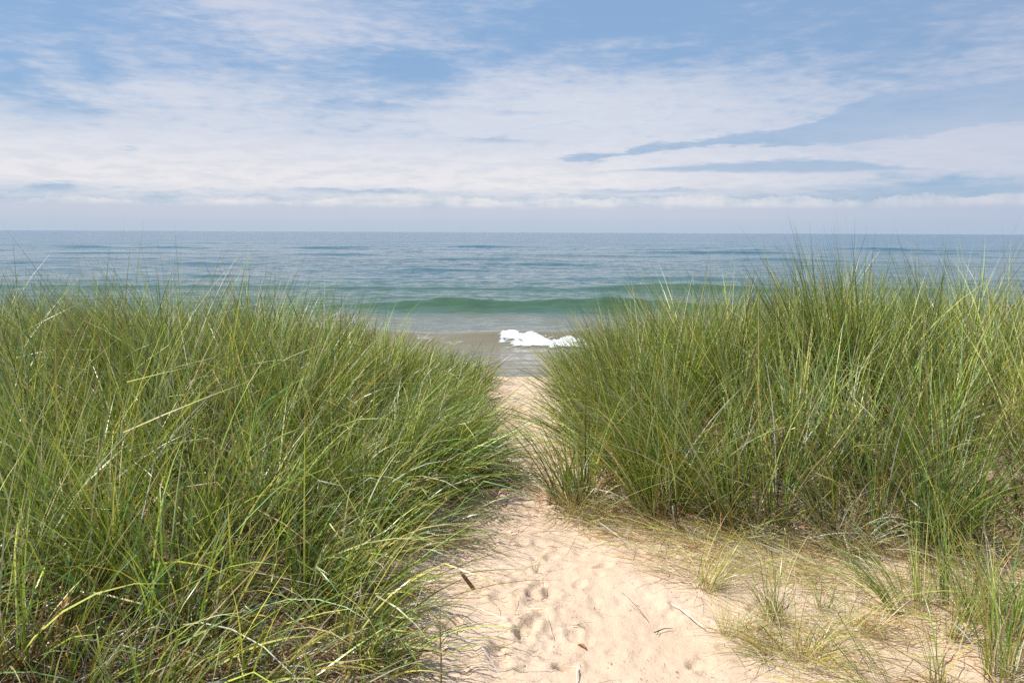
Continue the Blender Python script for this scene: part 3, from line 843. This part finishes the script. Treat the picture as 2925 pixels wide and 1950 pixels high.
# foam of the breaking wave: thick on the crest, torn and thinning down the front
def foam(x0, x1, cell, name, label, peak, s_front=-1.7, s_back=.35, seed=0, h=.09, gain=1.0, trail=.45):
    fx = np.arange(x0, x1, cell); fs = np.arange(s_front, s_back, cell)
    A, S = np.meshgrid(fx, fs)
    Yf = yA(A) + S
    warp = .30 * fbm(A * 1.3, S * 1.3, 3, 120 + seed)
    along = smooth(A + warp, x0 + .1, x0 + .55) * (1 - smooth(A + warp, peak, x1 - .2))
    drop = .22 * np.clip(A - x0 - .4, 0, 2.4)                  # the white water slides forward along the crest
    down = np.exp(-((S + .22 + drop + warp * .5) / .26) ** 2)
    down = down + trail * np.exp(-((S + .62 + drop + warp) / .30) ** 2) + trail * .55 * np.exp(-((S + 1.15 + warp) / .35) ** 2)
    patch = .72 + .9 * fbm(A * 1.5, S * 2.6, 4, 128 + seed, .6)
    body = np.clip(along * down * np.clip(patch, .1, 1.3) * gain, 0, 1)
    lump = np.abs(fbm(A * 3.2, S * 4.2, 3, 121 + seed, .5))
    Zf = water_z(A, Yf) + .012 + h * smooth(body, .1, .8) * (.5 + 1.2 * lump)
    Vf = np.stack([A.ravel(), Yf.ravel(), Zf.ravel()], 1)
    Ff = grid_faces(len(fx), len(fs))
    Ff = Ff[body.ravel()[Ff].mean(1) > .06]
    used = np.unique(Ff); rem = np.full(len(Vf), -1); rem[used] = np.arange(len(used))
    me = mesh_np(name, Vf[used], rem[Ff])
    at = me.attributes.new('froth', 'FLOAT', 'POINT'); at.data.foreach_set('value', body.ravel()[used].astype(np.float32))
    return tag(link(name, me, FOAM), label, 'foam', kind='stuff')


foam(-0.70, 4.2, .022, 'foam', 'white foam of the small wave breaking at the end of the path', 1.5, gain=1.25, h=.05)
foam(-3.6, -0.5, .022, 'foam', 'thin broken flecks of foam on the murky crest beside the breaker', -1.3, seed=9, h=.02, gain=.34, trail=.2)
foam(13.5, 30, .05, 'foam', 'white foam seen through grass tips at the far right edge', 26, seed=5, h=.2, gain=1.5)

# ------------------------------------------------------------------ sky
w = bpy.data.worlds.new('World'); scene.world = w; w.use_nodes = True
g = Graph(w.node_tree)
out = g.node('ShaderNodeOutputWorld'); bg = g.node('ShaderNodeBackground')
sky = g.node('ShaderNodeTexSky', sky_type='NISHITA'); sky.sun_disc = False
sky.sun_elevation = SUN_EL; sky.sun_rotation = SUN_AZ
sky.air_density = 1.0; sky.dust_density = 0.6; sky.ozone_density = 2.0
STR = 0.10
bg.inputs['Strength'].default_value = STR
d = g.node('ShaderNodeTexCoord').outputs['Generated']
s = g.node('ShaderNodeSeparateXYZ'); g.l.new(d, s.inputs[0])
DEG = 180 / math.pi
az = g.mul(g.m('ARCTAN2', s.outputs[0], s.outputs[1]), DEG)
el = g.mul(g.m('ARCSINE', s.outputs[2]), DEG)
n1 = g.noise(g.vec(g.mul(az, .11), g.mul(el, .42), 3.0), 1, 5, .6, .25)
n2 = g.noise(g.vec(g.mul(az, .34), g.mul(el, 1.55), 9.0), 1, 5, .62, .2)
n3 = g.noise(g.vec(g.mul(az, .62), g.mul(el, 3.0), 5.0), 1, 6, .6, .1)
wob = g.add(g.mul(g.sub(n2, .5), .9), g.mul(g.sub(n3, .5), .35))
elw = g.add(el, wob)
azw = g.add(az, g.mul(g.sub(n1, .5), 7))
AZ0, AZR, ELR = -60.0, 120.0, 24.0
az01 = g.m('DIVIDE', g.sub(az, AZ0), AZR)


def edge_curve(pts):
    q = []
    for (u, v) in pts:
        a, e = azel(u, v); q.append(((a - AZ0) / AZR, e / ELR))
    return g.mul(g.curve(az01, q), ELR)


def blob(u, v, ru, rv, amp, warped=True):
    a, e = azel(u, v); a2, _ = azel(u + ru, v); _, e2 = azel(u, v + rv)
    dx = g.mul(g.sub(azw if warped else az, a), 1 / abs(a2 - a)); dy = g.mul(g.sub(elw if warped else el, e), 1 / abs(e2 - e))
    r2 = g.add(g.mul(dx, dx), g.mul(dy, dy))
    return g.mul(g.m('EXPONENT', g.mul(r2, -1.0)), amp)


# cloud cover: a veil thickening towards the horizon, torn by noise, plus its main patches and gaps
cover = g.mul(g.sstep(el, 15, 5), .60)
cover = g.add(cover, .20)
cover = g.add(cover, g.mul(g.sub(n1, .5), 1.0))
cover = g.add(cover, g.mul(g.sub(n2, .5), 1.0))
cover = g.add(cover, g.mul(g.sub(n3, .5), .60))
cover = g.sub(cover, g.mul(g.mul(g.sstep(el, 3.6, 2.3), g.sstep(n1, .38, .60, .4, 1.1)), .50))
for b in [(300, 18, 120, 30, .55), (250, 5, 60, 14, .2), (425, 76, 60, 18, -.42), (395, 60, 60, 14, -.25), (12, 82, 42, 28, -.55), (70, 104, 30, 14, -.5), (92, 70, 22, 24, -.3),
          (650, 22, 120, 36, -.40), (640, 40, 70, 9, .30), (900, 60, 160, 60, -.12), (560, 110, 110, 34, .38), (720, 105, 120, 20, .25), (60, 15, 120, 20, -.15),
          (200, 165, 260, 26, .45), (480, 178, 200, 20, .35), (980, 142, 90, 15, .35), (180, 100, 80, 30, .15), (125, 150, 20, 3, -.5), (480, 140, 40, 3.2, -.35), (520, 113, 40, 4, -.3),
          (380, 105, 60, 5, -.3), (376, 190, 80, 3.0, -.55), (55, 186, 26, 3.0, -.4), (640, 190, 60, 2.2, -.35), (940, 184, 90, 9, -.45)]:
    cover = g.add(cover, blob(*b))
cover = g.m('MAXIMUM', g.m('MINIMUM', cover, 1.0), 0.0)
cover = g.sstep(cover, .0, 1.0)
# the long blue wedge and the streak below it
top = edge_curve([(400, 176), (520, 163), (542, 160), (571, 152), (619, 150), (647, 142), (691, 139), (738, 131), (773, 128), (813, 119), (852, 102), (882, 91), (948, 85), (1060, 70)])
bot = edge_curve([(400, 170), (520, 160.5), (542, 160), (588, 163), (621, 157), (664, 152), (721, 146), (795, 147), (882, 141), (937, 135), (969, 128), (1060, 121)])
ew = g.add(el, g.mul(g.sub(n3, .5), .95))
wedge = g.mul(g.sstep(g.sub(top, ew), -.02, .30), g.sstep(g.sub(ew, bot), -.08, .22))
wedge = g.mul(wedge, g.sstep(az, 2.0, 4.5))
wedge = g.mul(wedge, g.mul(g.add(.25, g.add(g.mul(n2, .6), g.mul(n3, .6))), g.sstep(az, 30, 13, .55, 1.0)))
t2 = edge_curve([(520, 176), (643, 168), (708, 163), (773, 160), (838, 159), (893, 165), (1060, 176)])
b2 = edge_curve([(520, 176), (643, 171.5), (708, 172), (773, 173), (838, 172.5), (893, 170), (1060, 176)])
ew2 = g.add(el, g.mul(g.sub(n3, .5), .5))
streak = g.mul(g.sstep(g.sub(t2, ew2), -.10, .2), g.sstep(g.sub(ew2, b2), -.10, .2))
gapm = g.m('MINIMUM', g.add(g.mul(wedge, .95), g.mul(streak, .75)), 1.0)
cover = g.mul(cover, g.sub(1.0, g.mul(gapm, .95)))
# colours
cov_col = g.mixc(g.sstep(el, 3.0, 7.5), (.87, .86, .89), (.71, .76, .87))
cov_col = g.mixc(g.sstep(el, 8.5, 14), cov_col, (.58, .65, .82))
cov_col = g.mixc(g.mul(g.sstep(n2, .40, .64), .5), cov_col, (.66, .70, .80))
side_dim = g.sstep(az, 6, 36)
cov_col = g.mixc(g.mul(side_dim, .6), cov_col, (.50, .57, .74))
blue = g.mixc(1.0, sky.outputs[0], (.86, .98, 1.12), 'MULTIPLY')
blue = g.mixc(1.0, blue, (STR, STR, STR), 'MULTIPLY')
zenith_blue = g.mixc(g.mul(side_dim, .6), (.31, .49, .76), (.33, .45, .66))
low_blue = (.34, .50, .73)
paint = g.mixc(g.sstep(el, 4, 12), low_blue, zenith_blue)
blue = g.mixc(.75, blue, paint)
col = g.mixc(cover, blue, cov_col)
# cumulus line low over the water, and the grey blue band under it
ctop = edge_curve([(-60, 199), (0, 202), (30, 198), (60, 195), (110, 198), (160, 203), (205, 199), (260, 197), (300, 201), (322, 198), (350, 196), (385, 195), (415, 192), (440, 195), (480, 197),
                   (512, 201), (535, 199), (560, 197), (600, 198), (650, 197), (690, 195), (720, 194), (745, 199), (775, 196), (800, 195), (830, 199), (865, 199), (900, 195), (930, 193), (960, 196), (1000, 193), (1060, 191)])
ec = g.add(el, g.add(g.mul(g.sub(n3, .5), .25), g.mul(g.sub(g.noise(g.vec(g.mul(az, 1.9), g.mul(el, 3.6), 1.0), 1, 5, .7), .5), .85)))
cumulus = g.mul(g.sstep(g.sub(ctop, ec), -.05, .16), g.sstep(g.noise(g.vec(g.mul(az, .28), 2.0, 7.0), 1, 3, .6), .34, .60, .15, 1.0))
clight = g.mixc(g.mul(side_dim, .6), (.90, .88, .88), (.70, .70, .77))
clight = g.mixc(g.mul(g.sstep(g.noise(g.vec(g.mul(az, .8), g.mul(el, 2.5), 4.0), 1, 4, .6), .40, .7), .45), clight, (.66, .68, .76))
col = g.mixc(g.mul(cumulus, .72), col, clight)
_, e_bot = azel(512, 205)
band = g.sstep(g.add(el, g.mul(g.sub(n2, .5), .25)), e_bot + .12, e_bot - .35)
bandc = g.mixc(g.sstep(el, 1.5, .15), (.59, .64, .76), (.50, .60, .73))
bandc = g.mixc(g.mul(side_dim, .5), bandc, (.41, .52, .70))
col = g.mixc(g.mul(band, .95), col, bandc)
k_ = .80 / STR
col = g.mixc(1.0, col, (k_, k_, k_), 'MULTIPLY')
g.l.new(col, bg.inputs['Color']); g.l.new(bg.outputs[0], out.inputs[0])

# ------------------------------------------------------------------ sun and camera
sd = bpy.data.lights.new('sun', 'SUN'); sd.energy = 5.0; sd.angle = R(0.53); sd.color = (1.0, 0.955, 0.88)
so = bpy.data.objects.new('sun', sd); COL.objects.link(so)
sv = Vector((math.sin(SUN_AZ) * math.cos(SUN_EL), math.cos(SUN_AZ) * math.cos(SUN_EL), math.sin(SUN_EL)))
so.rotation_euler = sv.to_track_quat('Z', 'Y').to_euler(); so.location = (-20, 5, 30)

cd = bpy.data.cameras.new('camera'); cam = bpy.data.objects.new('camera', cd); COL.objects.link(cam)
cd.sensor_fit = 'HORIZONTAL'; cd.sensor_width = 36; cd.lens = FPX / W_PX * 36
cd.clip_start = .05; cd.clip_end = 200000
rot = Matrix.Rotation(math.pi / 2 - PITCH, 4, 'X') @ Matrix.Rotation(ROLL, 4, 'Z')
cam.matrix_world = Matrix.Translation((0, 0, CAM_Z)) @ rot
scene.camera = cam

vs = scene.view_settings
vs.view_transform = 'Standard'; vs.look = 'None'; vs.exposure = 0.25; vs.gamma = 1.0; vs.use_curve_mapping = False
cy = scene.cycles
cy.max_bounces = 6; cy.diffuse_bounces = 2; cy.glossy_bounces = 3; cy.transmission_bounces = 4; cy.transparent_max_bounces = 6
cy.use_denoising = False
cy.caustics_reflective = False; cy.caustics_refractive = False
